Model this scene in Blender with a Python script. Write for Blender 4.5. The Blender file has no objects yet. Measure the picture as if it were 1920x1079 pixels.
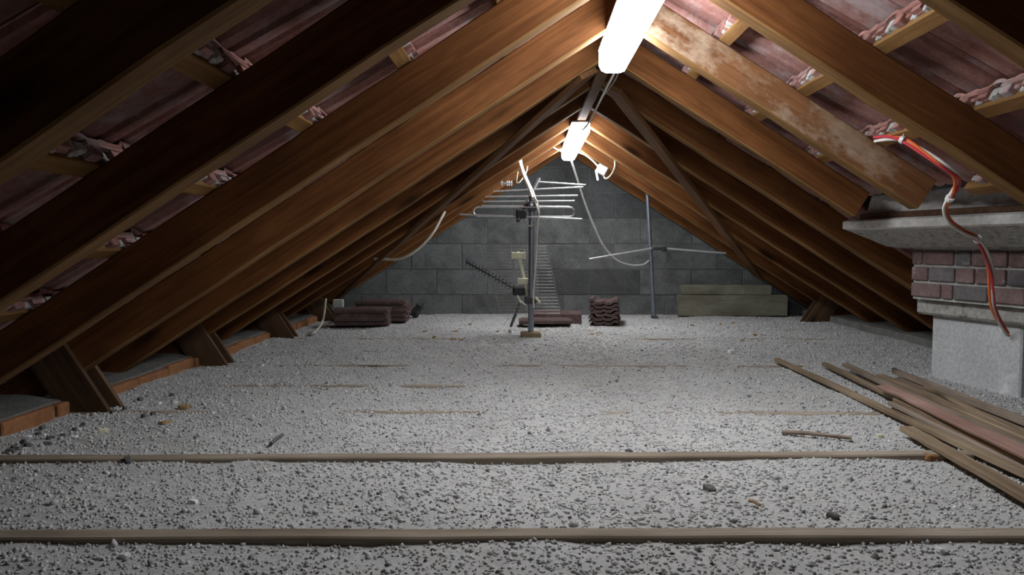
import bpy, bmesh, math, random
import numpy as np
from mathutils import Vector, Matrix

random.seed(7)
rng = np.random.default_rng(7)
SC = bpy.context.scene
COL = SC.collection

# ------------------------------------------------------------------ camera, world, exposure
F_PX = 1450.0
CAM = Vector((0.0, 0.0, 0.68))
YAW, PITCH = math.radians(1.03), math.radians(-3.16)
cd = bpy.data.cameras.new('camera')
cd.sensor_fit = 'HORIZONTAL'; cd.sensor_width = 36.0
cd.lens = 36.0 * F_PX / 1920.0
cd.clip_start = 0.05; cd.clip_end = 60
cam = bpy.data.objects.new('camera', cd)
COL.objects.link(cam)
cam.location = CAM
cam.rotation_euler = (math.radians(90) + PITCH, 0, YAW)
SC.camera = cam
RCAM = cam.rotation_euler.to_matrix()

w = bpy.data.worlds.new('attic_dark'); SC.world = w; w.use_nodes = True
w.node_tree.nodes['Background'].inputs[0].default_value = (0.6, 0.7, 0.8, 1)
w.node_tree.nodes['Background'].inputs[1].default_value = 0.0015
SC.view_settings.view_transform = 'Standard'
SC.view_settings.look = 'None'
SC.view_settings.exposure = 0.0
SC.view_settings.gamma = 1.0
SC.view_settings.use_curve_mapping = False
LAMP_POWER = 36.0          # the two fluorescent diffusers are the only light of the attic

# the attic, in metres: X across, Y towards the gable, Z up, insulation level at Z = 0
XR, HB, TANA = 0.385, 1.57, 0.64          # ridge line, underside of the rafters at the ridge, pitch
ANG = math.atan(TANA); CA, SA = math.cos(ANG), math.sin(ANG)
RAFT_T, RAFT_H = 0.075, 0.132
GABLE_Y = 7.6
TRUSS_Y = [-0.66, -0.03, 0.60, 1.21, 1.79, 2.46, 3.14, 3.76, 4.38, 5.01, 5.64, 6.27, 6.9, 7.5]

def ray(px, py):
    return (RCAM @ Vector(((px - 960) / F_PX, -(py - 539.5) / F_PX, -1))).normalized()
def P(px, py, Y):
    d = ray(px, py); return CAM + d * (Y / d.y)
def G(px, py, z=0.0):
    d = ray(px, py); return CAM + d * ((z - CAM.z) / d.z)

# ------------------------------------------------------------------ materials
MATS = {}
def nodes_of(m):
    m.use_nodes = True
    nt = m.node_tree
    return nt, nt.nodes, nt.links, nt.nodes['Principled BSDF']

def coords(nt, scale=(1, 1, 1), rnd=True):
    tc = nt.nodes.new('ShaderNodeTexCoord')
    mp = nt.nodes.new('ShaderNodeMapping'); mp.inputs['Scale'].default_value = scale
    nt.links.new(tc.outputs['Object'], mp.inputs['Vector'])
    if rnd:
        oi = nt.nodes.new('ShaderNodeObjectInfo')
        mu = nt.nodes.new('ShaderNodeMath'); mu.operation = 'MULTIPLY'; mu.inputs[1].default_value = 37.0
        nt.links.new(oi.outputs['Random'], mu.inputs[0])
        cb = nt.nodes.new('ShaderNodeCombineXYZ')
        for i in range(3): nt.links.new(mu.outputs[0], cb.inputs[i])
        nt.links.new(cb.outputs[0], mp.inputs['Location'])
    return mp.outputs['Vector']

def noise(nt, vec, scale, detail=4, rough=0.6, dist=0.0):
    n = nt.nodes.new('ShaderNodeTexNoise')
    n.inputs['Scale'].default_value = scale; n.inputs['Detail'].default_value = detail
    n.inputs['Roughness'].default_value = rough; n.inputs['Distortion'].default_value = dist
    nt.links.new(vec, n.inputs['Vector'])
    return n.outputs['Fac']

def ramp(nt, fac, stops):
    r = nt.nodes.new('ShaderNodeValToRGB')
    el = r.color_ramp.elements
    while len(el) < len(stops): el.new(0.5)
    for e, (p, c) in zip(el, stops):
        e.position = p; e.color = (*c, 1) if len(c) == 3 else c
    nt.links.new(fac, r.inputs['Fac'])
    return r.outputs['Color']

def mix(nt, fac, a, b, mode='MIX'):
    n = nt.nodes.new('ShaderNodeMix'); n.data_type = 'RGBA'; n.blend_type = mode
    if isinstance(fac, (int, float)): n.inputs[0].default_value = fac
    else: nt.links.new(fac, n.inputs[0])
    for i, v in ((6, a), (7, b)):
        if isinstance(v, tuple): n.inputs[i].default_value = (*v, 1)
        else: nt.links.new(v, n.inputs[i])
    return n.outputs[2]

def bump(nt, h, strength, dist, bsdf, prev=None):
    b = nt.nodes.new('ShaderNodeBump')
    b.inputs['Strength'].default_value = strength; b.inputs['Distance'].default_value = dist
    nt.links.new(h, b.inputs['Height'])
    nt.links.new(b.outputs[0], bsdf.inputs['Normal'])

def wood(name, dark, light, stain=None, rough=0.75, stain_amt=0.0, grain=(0.7, 14, 14)):
    m = bpy.data.materials.new(name); nt, N, L, B = nodes_of(m)
    v = coords(nt, grain)
    v2 = coords(nt, (1, 2.2, 2.2))
    a = noise(nt, v, 3.0, 6, 0.65, 0.6)
    b = noise(nt, v2, 2.2, 4, 0.55)
    c = ramp(nt, a, [(0.32, dark), (0.66, light)])
    c = mix(nt, ramp(nt, b, [(0.35, (0.55, 0.55, 0.55)), (0.65, (1.08, 1.08, 1.08))]), c, c, 'MIX')
    c2 = mix(nt, 1.0, c, ramp(nt, b, [(0.3, (0.6, 0.57, 0.54)), (0.68, (1.1, 1.1, 1.1))]), 'MULTIPLY')
    # knots
    vo = N.new('ShaderNodeTexVoronoi'); vo.inputs['Scale'].default_value = 1.0
    L.new(coords(nt, (1.7, 5.5, 5.5)), vo.inputs['Vector'])
    k = ramp(nt, vo.outputs['Distance'], [(0.07, (1, 1, 1)), (0.20, (0, 0, 0))])
    c2 = mix(nt, k, c2, tuple(x * 0.35 for x in dark))
    if stain:
        s = noise(nt, coords(nt, (1.6, 3, 3)), 2.0, 5, 0.7)
        sf = ramp(nt, s, [(0.52 - stain_amt, (0, 0, 0)), (0.72 - stain_amt, (0.85, 0.85, 0.85))])
        c2 = mix(nt, sf, c2, stain)
    L.new(c2, B.inputs['Base Color']); B.inputs['Roughness'].default_value = rough
    B.inputs['Specular IOR Level'].default_value = 0.12
    bump(nt, a, 0.35, 0.004, B)
    MATS[name] = m; return m

def mineral(name, c1, c2, scale=6.0, rough=0.9, bstr=0.5, bdist=0.006, spots=None, spot_scale=3.0, fine=60, spot_pos=(0.52, 0.66), detail=8):
    m = bpy.data.materials.new(name); nt, N, L, B = nodes_of(m)
    v = coords(nt)
    a = noise(nt, v, scale, detail, 0.65)
    f = noise(nt, v, fine, 4, 0.6)
    c = ramp(nt, a, [(0.3, c1), (0.7, c2)])
    c = mix(nt, 0.8, c, ramp(nt, f, [(0.25, (0.62, 0.62, 0.62)), (0.7, (1.1, 1.1, 1.1))]), 'MULTIPLY')
    if spots:
        s = noise(nt, coords(nt), spot_scale, 6, 0.7, 0.4)
        c = mix(nt, ramp(nt, s, [(spot_pos[0], (0, 0, 0)), (spot_pos[1], (1, 1, 1))]), c, spots)
    L.new(c, B.inputs['Base Color']); B.inputs['Roughness'].default_value = rough
    B.inputs['Specular IOR Level'].default_value = 0.2
    bump(nt, f, bstr, bdist, B)
    MATS[name] = m; return m

def plain(name, col, rough=0.5, metal=0.0, nz=0.15, scale=30):
    m = bpy.data.materials.new(name); nt, N, L, B = nodes_of(m)
    a = noise(nt, coords(nt), scale, 4, 0.6)
    lo = tuple(x * (1 - nz) for x in col); hi = tuple(min(1, x * (1 + nz)) for x in col)
    L.new(ramp(nt, a, [(0.3, lo), (0.7, hi)]), B.inputs['Base Color'])
    B.inputs['Roughness'].default_value = rough; B.inputs['Metallic'].default_value = metal
    MATS[name] = m; return m

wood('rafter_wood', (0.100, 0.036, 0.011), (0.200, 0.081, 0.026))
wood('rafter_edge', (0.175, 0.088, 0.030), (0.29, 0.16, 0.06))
wood('rafter_stained', (0.14, 0.06, 0.024), (0.25, 0.12, 0.052), stain=(0.44, 0.35, 0.26), stain_amt=0.05)
wood('batten_wood', (0.20, 0.10, 0.035), (0.31, 0.17, 0.065))
wood('brace_wood', (0.12, 0.058, 0.026), (0.20, 0.10, 0.045))
wood('strut_wood', (0.075, 0.043, 0.024), (0.135, 0.08, 0.046))
wood('joist_wood', (0.25, 0.205, 0.155), (0.40, 0.345, 0.275), stain=(0.22, 0.21, 0.12), stain_amt=-0.06)
wood('lath_grey', (0.20, 0.155, 0.12), (0.37, 0.30, 0.24), grain=(0.5, 26, 26))
wood('lath_tan', (0.20, 0.145, 0.095), (0.37, 0.285, 0.195), grain=(0.5, 26, 26))
wood('lath_red', (0.30, 0.18, 0.145), (0.41, 0.27, 0.225), grain=(0.5, 20, 20))
wood('trim_dark', (0.09, 0.05, 0.032), (0.17, 0.10, 0.065))
wood('pale_beam', (0.21, 0.208, 0.16), (0.29, 0.285, 0.22), grain=(2, 9, 9))
mineral('clay_tile', (0.26, 0.115, 0.095), (0.38, 0.20, 0.175), 5, spots=(0.42, 0.37, 0.37), spot_scale=4.0, spot_pos=(0.5, 0.72), bstr=0.3)
mineral('old_tile', (0.088, 0.058, 0.055), (0.135, 0.092, 0.086), 9, spots=(0.15, 0.12, 0.105), spot_scale=6, bstr=0.3)
mineral('mortar', (0.36, 0.35, 0.33), (0.52, 0.51, 0.48), 14, bstr=0.8, bdist=0.01)
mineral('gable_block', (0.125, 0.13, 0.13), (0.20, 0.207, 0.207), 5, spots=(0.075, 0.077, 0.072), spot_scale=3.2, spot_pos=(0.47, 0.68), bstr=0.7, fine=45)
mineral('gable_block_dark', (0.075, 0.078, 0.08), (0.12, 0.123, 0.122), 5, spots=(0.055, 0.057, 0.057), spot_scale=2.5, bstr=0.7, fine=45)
mineral('gable_mortar', (0.12, 0.124, 0.12), (0.19, 0.192, 0.188), 8, bstr=0.8, bdist=0.01)
mineral('slab_concrete', (0.30, 0.295, 0.265), (0.58, 0.565, 0.52), 16, spots=(0.16, 0.155, 0.14), spot_scale=16, spot_pos=(0.5, 0.68), bstr=0.8, bdist=0.012, fine=40)
mineral('base_plaster', (0.52, 0.53, 0.535), (0.66, 0.67, 0.675), 4, spots=(0.84, 0.85, 0.87), spot_scale=3.0, spot_pos=(0.56, 0.72), bstr=0.25)
mineral('haunch_plaster', (0.60, 0.59, 0.56), (0.78, 0.765, 0.73), 6, bstr=0.7, bdist=0.012, fine=30)
for i, (a, b) in enumerate([((0.15, 0.095, 0.092), (0.23, 0.155, 0.15)), ((0.125, 0.112, 0.118), (0.19, 0.172, 0.178)), ((0.17, 0.115, 0.11), (0.25, 0.175, 0.165))]):
    mineral('brick_%d' % i, a, b, 12, spots=(0.42, 0.39, 0.38), spot_scale=9, spot_pos=(0.58, 0.72), bstr=0.4)
mineral('orange_brick', (0.25, 0.11, 0.05), (0.36, 0.17, 0.08), 10, bstr=0.5)
mineral('wall_top', (0.13, 0.128, 0.12), (0.22, 0.215, 0.205), 10, bstr=0.8, bdist=0.01)
mineral('insulation', (0.43, 0.432, 0.425), (0.56, 0.562, 0.553), 3.0, spots=(0.30, 0.27, 0.23), spot_scale=1.9, spot_pos=(0.56, 0.85), bstr=0.45, bdist=0.005, fine=70)
plain('lamp_housing', (0.75, 0.76, 0.78), 0.5)
plain('white_cable', (0.72, 0.71, 0.66), 0.5)
plain('cream_cable', (0.50, 0.485, 0.40), 0.5)
plain('grey_cable', (0.30, 0.30, 0.28), 0.5)
plain('orange_cable', (0.75, 0.16, 0.04), 0.45)
plain('red_cable', (0.55, 0.045, 0.06), 0.45)
plain('tie_white', (0.68, 0.68, 0.69), 0.4)
plain('aluminium', (0.62, 0.63, 0.64), 0.38, 0.7)
plain('steel_pole', (0.30, 0.34, 0.40), 0.33, 0.75)
plain('black_plastic', (0.022, 0.022, 0.024), 0.55)
plain('dark_metal', (0.07, 0.072, 0.076), 0.5, 0.3)
plain('yellow_plastic', (0.78, 0.76, 0.55), 0.5)
plain('grid_wire', (0.30, 0.30, 0.28), 0.4, 0.5)
plain('paper_white', (0.78, 0.79, 0.80), 0.7)
plain('chip_brown', (0.30, 0.20, 0.09), 0.8)
plain('chip_dark', (0.115, 0.112, 0.108), 0.9)
plain('old_wood_block', (0.27, 0.215, 0.12), 0.85)
plain('grey_block', (0.40, 0.41, 0.39), 0.9)

# insulation grains: grey with a share of darker and paler ones
m = bpy.data.materials.new('grain'); nt, N, L, B = nodes_of(m)
at = N.new('ShaderNodeAttribute'); at.attribute_name = 'tone'
L.new(ramp(nt, at.outputs['Fac'], [(0.0, (0.12, 0.12, 0.125)), (0.06, (0.26, 0.26, 0.26)), (0.16, (0.47, 0.47, 0.465)), (0.95, (0.60, 0.60, 0.595)), (1.0, (0.80, 0.80, 0.80))]), B.inputs['Base Color'])
B.inputs['Roughness'].default_value = 0.95; B.inputs['Specular IOR Level'].default_value = 0.15
MATS['grain'] = m

m = bpy.data.materials.new('lit_diffuser'); nt, N, L, B = nodes_of(m)
B.inputs['Base Color'].default_value = (0.9, 0.9, 0.9, 1)
B.inputs['Emission Color'].default_value = (0.92, 0.965, 1.0, 1)
B.inputs['Emission Strength'].default_value = LAMP_POWER
MATS['lit_diffuser'] = m

# ------------------------------------------------------------------ mesh helpers
class MB:
    """collects verts and faces of ONE mesh"""
    def __init__(s): s.v = []; s.f = []; s.mi = []
    def add(s, vs, fs, mi=0):
        o = len(s.v); s.v += [tuple(x) for x in vs]
        s.f += [tuple(i + o for i in f) for f in fs]; s.mi += [mi] * len(fs)
        return s
    def box(s, lo, hi, M=None, mi=0, bev=0.0):
        bm = bmesh.new(); bmesh.ops.create_cube(bm, size=1)
        c = [(a + b) / 2 for a, b in zip(lo, hi)]; d = [abs(b - a) for a, b in zip(lo, hi)]
        for v in bm.verts: v.co = Vector((v.co.x * d[0] + c[0], v.co.y * d[1] + c[1], v.co.z * d[2] + c[2]))
        if bev: bmesh.ops.bevel(bm, geom=bm.edges[:], offset=bev, segments=1, affect='EDGES')
        bm.verts.index_update()
        vs = [(M @ v.co) if M else v.co.copy() for v in bm.verts]
        s.add(vs, [[v.index for v in f.verts] for f in bm.faces], mi); bm.free(); return s
    def prism(s, poly, y0, y1, M=None, mi=0, axis=1):
        n = len(poly)
        def pt(a, b, y): return Vector((a, y, b)) if axis == 1 else (Vector((y, a, b)) if axis == 0 else Vector((a, b, y)))
        vs = [pt(a, b, y0) for a, b in poly] + [pt(a, b, y1) for a, b in poly]
        if M: vs = [M @ v for v in vs]
        fs = [list(range(n))[::-1], list(range(n, 2 * n))] + [[i, (i + 1) % n, n + (i + 1) % n, n + i] for i in range(n)]
        return s.add(vs, fs, mi)
    def tube(s, pts, r, n=8, mi=0, cap=True, r2=None):
        pts = [Vector(p) for p in pts]; m_ = len(pts); rings = []
        up = Vector((0.13, 0.27, 0.95)); prev = None
        for i, p in enumerate(pts):
            t = (pts[min(i + 1, m_ - 1)] - pts[max(i - 1, 0)]).normalized()
            if prev is None:
                a = t.cross(up)
                if a.length < 1e-3: a = t.cross(Vector((1, 0, 0)))
            else: a = prev - t * prev.dot(t)
            a.normalize(); prev = a; b = t.cross(a)
            rr = r if r2 is None else r + (r2 - r) * i / (m_ - 1)
            rings.append([p + a * (rr * math.cos(2 * math.pi * k / n)) + b * (rr * math.sin(2 * math.pi * k / n)) for k in range(n)])
        vs = [v for R_ in rings for v in R_]
        fs = [[i * n + k, i * n + (k + 1) % n, (i + 1) * n + (k + 1) % n, (i + 1) * n + k] for i in range(m_ - 1) for k in range(n)]
        if cap: fs += [list(range(n))[::-1], [(m_ - 1) * n + k for k in range(n)]]
        return s.add(vs, fs, mi)
    def mesh(s, name, mats, smooth=False):
        me = bpy.data.meshes.new(name); me.from_pydata(s.v, [], s.f)
        for mm in (mats if isinstance(mats, (list, tuple)) else [mats]): me.materials.append(MATS[mm])
        if any(s.mi): me.polygons.foreach_set('material_index', s.mi)
        bm = bmesh.new(); bm.from_mesh(me); bmesh.ops.recalc_face_normals(bm, faces=bm.faces[:]); bm.to_mesh(me); bm.free()
        if smooth:
            me.polygons.foreach_set('use_smooth', [True] * len(me.polygons))
            try: me.set_sharp_from_angle(angle=math.radians(40))
            except Exception: pass
        me.update(); return me
    def build(s, name, mats, parent=None, smooth=False, M=None):
        return link(name, s.mesh(name, mats, smooth), parent, M)

def link(name, me, parent=None, M=None):
    o = bpy.data.objects.new(name, me); COL.objects.link(o)
    if parent is not None: o.parent = parent
    if M is not None: o.matrix_local = M
    return o
def tag(o, label=None, cat=None, group=None, kind=None):
    for k, v in (('label', label), ('category', cat), ('group', group), ('kind', kind)):
        if v: o[k] = v
    return o
def empty(name, loc=(0, 0, 0), rz=0.0):
    o = bpy.data.objects.new(name, None); COL.objects.link(o)
    o.empty_display_size = 0.1; o.location = loc; o.rotation_euler = (0, 0, rz); return o
def spline(pts, sub=6):
    pts = [Vector(p) for p in pts]; out = []
    for i in range(len(pts) - 1):
        p0, p1, p2, p3 = pts[max(i - 1, 0)], pts[i], pts[i + 1], pts[min(i + 2, len(pts) - 1)]
        for k in range(sub):
            t = k / sub
            out.append(0.5 * ((2 * p1) + (p2 - p0) * t + (2 * p0 - 5 * p1 + 4 * p2 - p3) * t * t + (3 * p1 - p0 - 3 * p2 + p3) * t ** 3))
    out.append(pts[-1]); return out
def frame(x, y, z, o):
    M = Matrix((x, y, z)).transposed().to_4x4(); M.translation = o; return M

def beam_mesh(name, L0, L1, t, h, mats, skew0=0.0, skew1=0.0, seg=10, bev=0.005, warp=0.003, seed=0, under=None):
    """beam along local X, thickness t on Y, height h on Z (0..h); skewed end cuts; softly warped, bevelled"""
    r = random.Random(seed); prof = [(-t/2 + bev, 0), (t/2 - bev, 0), (t/2, bev), (t/2, h - bev), (t/2 - bev, h), (-t/2 + bev, h), (-t/2, h - bev), (-t/2, bev)]
    mb = MB(); vs = []; n = len(prof)
    for i in range(seg + 1):
        f = i / seg; wy, wz = (r.uniform(-warp, warp), r.uniform(-warp, warp)) if 0 < i < seg else (0, 0)
        for (y, z) in prof:
            x0 = L0 + skew0 * z / h; x1 = L1 + skew1 * z / h
            vs.append((x0 + (x1 - x0) * f, y + wy, z + wz))
    fs = [list(range(n)), [seg * n + k for k in range(n)]] + [[i * n + k, i * n + (k + 1) % n, (i + 1) * n + (k + 1) % n, (i + 1) * n + k] for i in range(seg) for k in range(n)]
    mb.add(vs, fs)
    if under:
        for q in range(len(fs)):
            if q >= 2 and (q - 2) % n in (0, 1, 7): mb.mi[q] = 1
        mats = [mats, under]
    return mb.mesh(name, mats)

# ------------------------------------------------------------------ smooth value noise for the floor
def vnoise(x, y, seed):
    r = np.random.default_rng(seed); T = r.random((256, 256))
    xi, yi = np.floor(x).astype(int), np.floor(y).astype(int); fx, fy = x - xi, y - yi
    fx, fy = fx * fx * (3 - 2 * fx), fy * fy * (3 - 2 * fy)
    a = T[xi % 256, yi % 256]; b = T[(xi + 1) % 256, yi % 256]; c = T[xi % 256, (yi + 1) % 256]; d = T[(xi + 1) % 256, (yi + 1) % 256]
    return (a * (1 - fx) + b * fx) * (1 - fy) + (c * (1 - fx) + d * fx) * fy - 0.5
def floor_z(x, y):
    x = np.asarray(x, float) + 40; y = np.asarray(y, float) + 40
    return 0.016 * vnoise(x * 2.1, y * 2.1, 1) + 0.010 * vnoise(x * 6, y * 6, 2) + 0.006 * vnoise(x * 17, y * 17, 3) - 0.002
def fz(x, y): return float(floor_z(np.array([x]), np.array([y]))[0])

# ------------------------------------------------------------------ floor
def grid_floor():
    xs = np.arange(-2.6, 3.31, 0.03); ys = np.arange(-0.95, GABLE_Y + 0.04, 0.03)
    X, Y = np.meshgrid(xs, ys, indexing='ij'); Z = floor_z(X, Y) + 0.003 * (rng.random(X.shape) - 0.5)
    V = np.stack([X.ravel(), Y.ravel(), Z.ravel()], 1)
    nx, ny = X.shape; I = np.arange(nx * ny).reshape(nx, ny)
    Fq = np.stack([I[:-1, :-1].ravel(), I[1:, :-1].ravel(), I[1:, 1:].ravel(), I[:-1, 1:].ravel()], 1)
    me = bpy.data.meshes.new('floor'); me.from_pydata(V.tolist(), [], Fq.tolist())
    me.materials.append(MATS['insulation']); me.polygons.foreach_set('use_smooth', [True] * len(me.polygons)); me.update()
    tag(link('floor', me), kind='structure')
grid_floor()

def grains(n):
    # octahedral crumbs strewn over the insulation, denser towards the viewer's end
    Y = 1.0 + (GABLE_Y - 1.05) * rng.random(n) ** 1.35; X = -1.84 + 4.46 * rng.random(n)
    S = 0.0025 + 0.0045 * rng.random(n) ** 2
    S[rng.random(n) < 0.006] *= 2.2
    Z = floor_z(X, Y) + S * 0.15
    base = np.array([[1, 0, 0], [-1, 0, 0], [0, 1, 0], [0, -1, 0], [0, 0, 1], [0, 0, -1]], float)
    tri = np.array([[0, 2, 4], [2, 1, 4], [1, 3, 4], [3, 0, 4], [2, 0, 5], [1, 2, 5], [3, 1, 5], [0, 3, 5]])
    st = 0.55 + 0.9 * rng.random((n, 1, 3))
    V = base[None] * st * S[:, None, None]
    a = rng.random(n) * 6.28; b = rng.random(n) * 6.28
    ca, sa, cb, sb = np.cos(a)[:, None], np.sin(a)[:, None], np.cos(b)[:, None], np.sin(b)[:, None]
    x, y, z = V[..., 0], V[..., 1], V[..., 2]
    x, y = x * ca - y * sa, x * sa + y * ca
    y, z = y * cb - z * sb, y * sb + z * cb
    V = np.stack([x + X[:, None], y + Y[:, None], z + Z[:, None]], -1).reshape(-1, 3)
    Fc = (tri[None] + 6 * np.arange(n)[:, None, None]).reshape(-1, 3)
    me = bpy.data.meshes.new('loose_insulation')
    me.vertices.add(len(V)); me.vertices.foreach_set('co', V.ravel())
    me.loops.add(Fc.size); me.loops.foreach_set('vertex_index', Fc.ravel().astype(np.int32))
    me.polygons.add(len(Fc)); me.polygons.foreach_set('loop_start', np.arange(0, Fc.size, 3, dtype=np.int32))
    me.update(calc_edges=True); me.validate()
    at = me.attributes.new('tone', 'FLOAT', 'POINT'); at.data.foreach_set('value', np.repeat(rng.random(n), 6).astype(np.float32))
    me.materials.append(MATS['grain'])
    tag(link('loose_insulation', me), 'loose grey crumbs of insulation spread over the whole attic floor', 'insulation', kind='stuff')
grains(150000)

# ------------------------------------------------------------------ roof slopes: battens and clay tiles
def slope_frame(side):
    d = Vector((side * CA, 0, -SA)); n = Vector((side * SA, 0, CA))
    return d, n
def slope_pt(side, s, y, nn): 
    d, n = slope_frame(side); return Vector((XR, y, HB)) + d * s + n * nn

TW, TL, TC = 0.245, 0.435, 0.215
def tile_mesh(name, mats, mortar=True, th=0.013):
    """interlocking clay tile: local X down the slope from head (0) to tail, Y across, Z outward"""
    prof = [(0.0, 0.012), (0.012, 0.026), (0.034, 0.028), (0.048, 0.006), (0.06, 0.0), (0.105, 0.0), (0.118, 0.008), (0.132, 0.008), (0.145, 0.0), (0.185, 0.0), (0.198, 0.012), (0.216, 0.021), (0.235, 0.021), (0.245, 0.012)]
    mb = MB(); n = len(prof)
    xs = [0.0, 0.035, TL]; vs = []
    for xi, x in enumerate(xs):
        k = 0.55 if xi == 0 else 1.0
        vs += [(x, y, z * k) for y, z in prof] + [(x, y, z * k + th) for y, z in prof]
    fs = []
    for i in range(len(xs) - 1):
        a, b = i * 2 * n, (i + 1) * 2 * n
        for k in range(n - 1):
            fs.append((a + k, a + k + 1, b + k + 1, b + k)); fs.append((a + n + k, b + n + k, b + n + k + 1, a + n + k + 1))
        fs.append((a, b, b + n, a + n)); fs.append((a + n - 1, a + 2 * n - 1, b + 2 * n - 1, b + n - 1))
    for a in (0, (len(xs) - 1) * 2 * n):
        for k in range(n - 1): fs.append((a + k, a + n + k, a + n + k + 1, a + k + 1))
    mb.add(vs, fs)
    # two nibs hooked over the batten, a rib at the head
    nb = -0.022 if mortar else -0.008
    mb.box((0.004, 0.05, nb), (0.026, 0.1, 0.004)); mb.box((0.004, 0.15, nb), (0.026, 0.195, 0.004))
    mb.box((0.0, 0.045, -0.006), (0.012, 0.2, 0.004))
    if mortar:   # torching: mortar pressed along the head of the tile
        r = random.Random(3); yq = 0.0
        while yq < 0.225:
            w_ = r.uniform(0.018, 0.05); h_ = r.uniform(0.010, 0.026); x_ = r.uniform(0.024, 0.034)
            mb.box((x_ - r.uniform(0.012, 0.03), yq, -0.006 - h_), (x_ + 0.008, min(yq + w_, 0.24), -0.004 + r.uniform(0, 0.008)), mi=1 if r.random() < 0.7 else 0, bev=0.003); yq += w_
    return mb.mesh(name, mats)
TILE = tile_mesh('roof_tile', ['clay_tile', 'mortar'])
PITCH_S = 0.365
S0 = {-1: 0.09, 1: 0.02}
# chimney frame (needed for the hole in the tiles)
CH_N = Vector((2.14, 3.35, 0.0)); CH_A = math.radians(14.7)
CH_X = Vector((math.cos(CH_A), math.sin(CH_A), 0)); CH_Y = Vector((-math.sin(CH_A), math.cos(CH_A), 0))
def in_chimney(p):
    q = p - CH_N; a, b = q.dot(CH_X), q.dot(CH_Y); return a > -0.36 and -0.32 < b < 0.93

def roof_slope(side):
    nm = 'left' if side < 0 else 'right'
    root = tag(empty('ceiling_' + nm, (XR, 0, HB)), kind='structure')
    d, n = slope_frame(side)
    yax = Vector((0, 1, 0)) if side > 0 else Vector((0, -1, 0))
    R_ = Matrix((d, yax, n)).transposed()
    bat = beam_mesh('batten', -4.25, 4.25, 0.05, 0.034, 'batten_wood', seg=16, bev=0.003, warp=0.0025, seed=5)
    # far tiles as one mesh
    tv = np.array([v.co for v in TILE.vertices]); tf = [tuple(p.vertices) for p in TILE.polygons]; tm = [p.material_index for p in TILE.polygons]
    far = MB(); rows = 10
    for k in range(rows):
        s = S0[side] + PITCH_S * k
        # batten: beam local X along world Y
        def put_batten(y0, y1):
            me = bat if (y0, y1) == (-0.9, 7.6) else beam_mesh('batten', -(y1 - y0) / 2, (y1 - y0) / 2, 0.05, 0.034, 'batten_wood', seg=8, bev=0.003, warp=0.0025, seed=k)
            o = link('batten', me, root)
            Mb = Matrix((yax, -d, n)).transposed().to_4x4()
            Mb.translation = d * (s + 0.0) + n * RAFT_H + Vector((0, (y0 + y1) / 2, 0))
            o.matrix_local = Mb
        if side > 0 and in_chimney(slope_pt(side, s, 3.6, 0.15)):
            put_batten(-0.9, 3.02); put_batten(4.3, 7.6)
        else: put_batten(-0.9, 7.6)
        tilt = Matrix.Rotation(math.radians(-3.6), 3, 'Y')   # tail lifted off the tile below
        for c in range(40):
            y = -0.93 + TC * c
            yc = y + TC / 2
            pos = d * (s - 0.055) + n * (RAFT_H + 0.036)
            cen = slope_pt(side, s + 0.18, yc, 0.18)
            if side > 0 and in_chimney(cen): continue
            jit = random.uniform(-0.4, 0.4)
            Rt = R_ @ tilt @ Matrix.Rotation(math.radians(jit), 3, 'Z')
            org = pos + Vector((0, y if side > 0 else y + TW, 0))
            if 0.35 < yc < 5.1 and k < 10 and not (k == 9 and yc < 1.2):
                M = Rt.to_4x4(); M.translation = org
                link('roof_tile', TILE, root, M)
            else:
                vs = tv @ np.array(Rt).T + np.array(org)
                o = len(far.v); far.v += vs.tolist(); far.f += [tuple(i + o for i in f) for f in tf]; far.mi += tm
    fo = far.build('roof_tiling', ['clay_tile', 'mortar'], root); fo['kind'] = 'stuff'
    return root
roof_l = roof_slope(-1); roof_r = roof_slope(1)
# ridge capping closing the top
mb = MB()
arc = [(0.16 * math.cos(t), 0.11 * math.sin(t)) for t in np.linspace(math.pi, 0, 9)]
inn = [(0.143 * math.cos(t), 0.094 * math.sin(t)) for t in np.linspace(0, math.pi, 9)]
for k in range(22):
    mb.prism(arc + inn, -0.93 + 0.39 * k, -0.93 + 0.39 * k + 0.4)
rc = mb.build('ridge_capping', 'clay_tile', roof_l, M=Matrix.Translation((0, 0, 0.205))); rc['kind'] = 'stuff'

# ------------------------------------------------------------------ trusses
EAVE_S = 3.35
def rafter_matrix(side):
    d, n = slope_frame(side); yax = Vector((0, 1, 0)) if side > 0 else Vector((0, -1, 0))
    return Matrix((d, yax, n)).transposed().to_4x4()
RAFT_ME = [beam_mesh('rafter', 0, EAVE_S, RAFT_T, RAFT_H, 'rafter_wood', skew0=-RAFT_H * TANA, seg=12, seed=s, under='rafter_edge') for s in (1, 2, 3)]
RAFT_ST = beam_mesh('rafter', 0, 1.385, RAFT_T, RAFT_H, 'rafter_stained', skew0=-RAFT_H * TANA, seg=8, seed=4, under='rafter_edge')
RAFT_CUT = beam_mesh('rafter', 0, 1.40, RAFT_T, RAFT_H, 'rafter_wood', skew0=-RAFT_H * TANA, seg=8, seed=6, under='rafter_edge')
STRUT_ME = beam_mesh('strut_plank', -0.07, 0.42, 0.024, 0.17, 'strut_wood', seg=4, bev=0.002, warp=0.001, seed=8)
names = {13: 'roof truss of brown rafters set hard against the grey block gable', 12: 'roof truss with orange-lit rafters at the far end of the smaller-looking far lamp',
         6: 'roof truss whose right rafter is stained whitish and stops short at the chimney',
         7: 'roof truss cut short at the chimney, next after the whitish-stained rafter'}
order = ['first', 'second', 'third', 'fourth', 'fifth', 'sixth', 'seventh', 'eighth', 'ninth', 'tenth', 'eleventh', 'twelfth', 'thirteenth', 'fourteenth']
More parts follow.
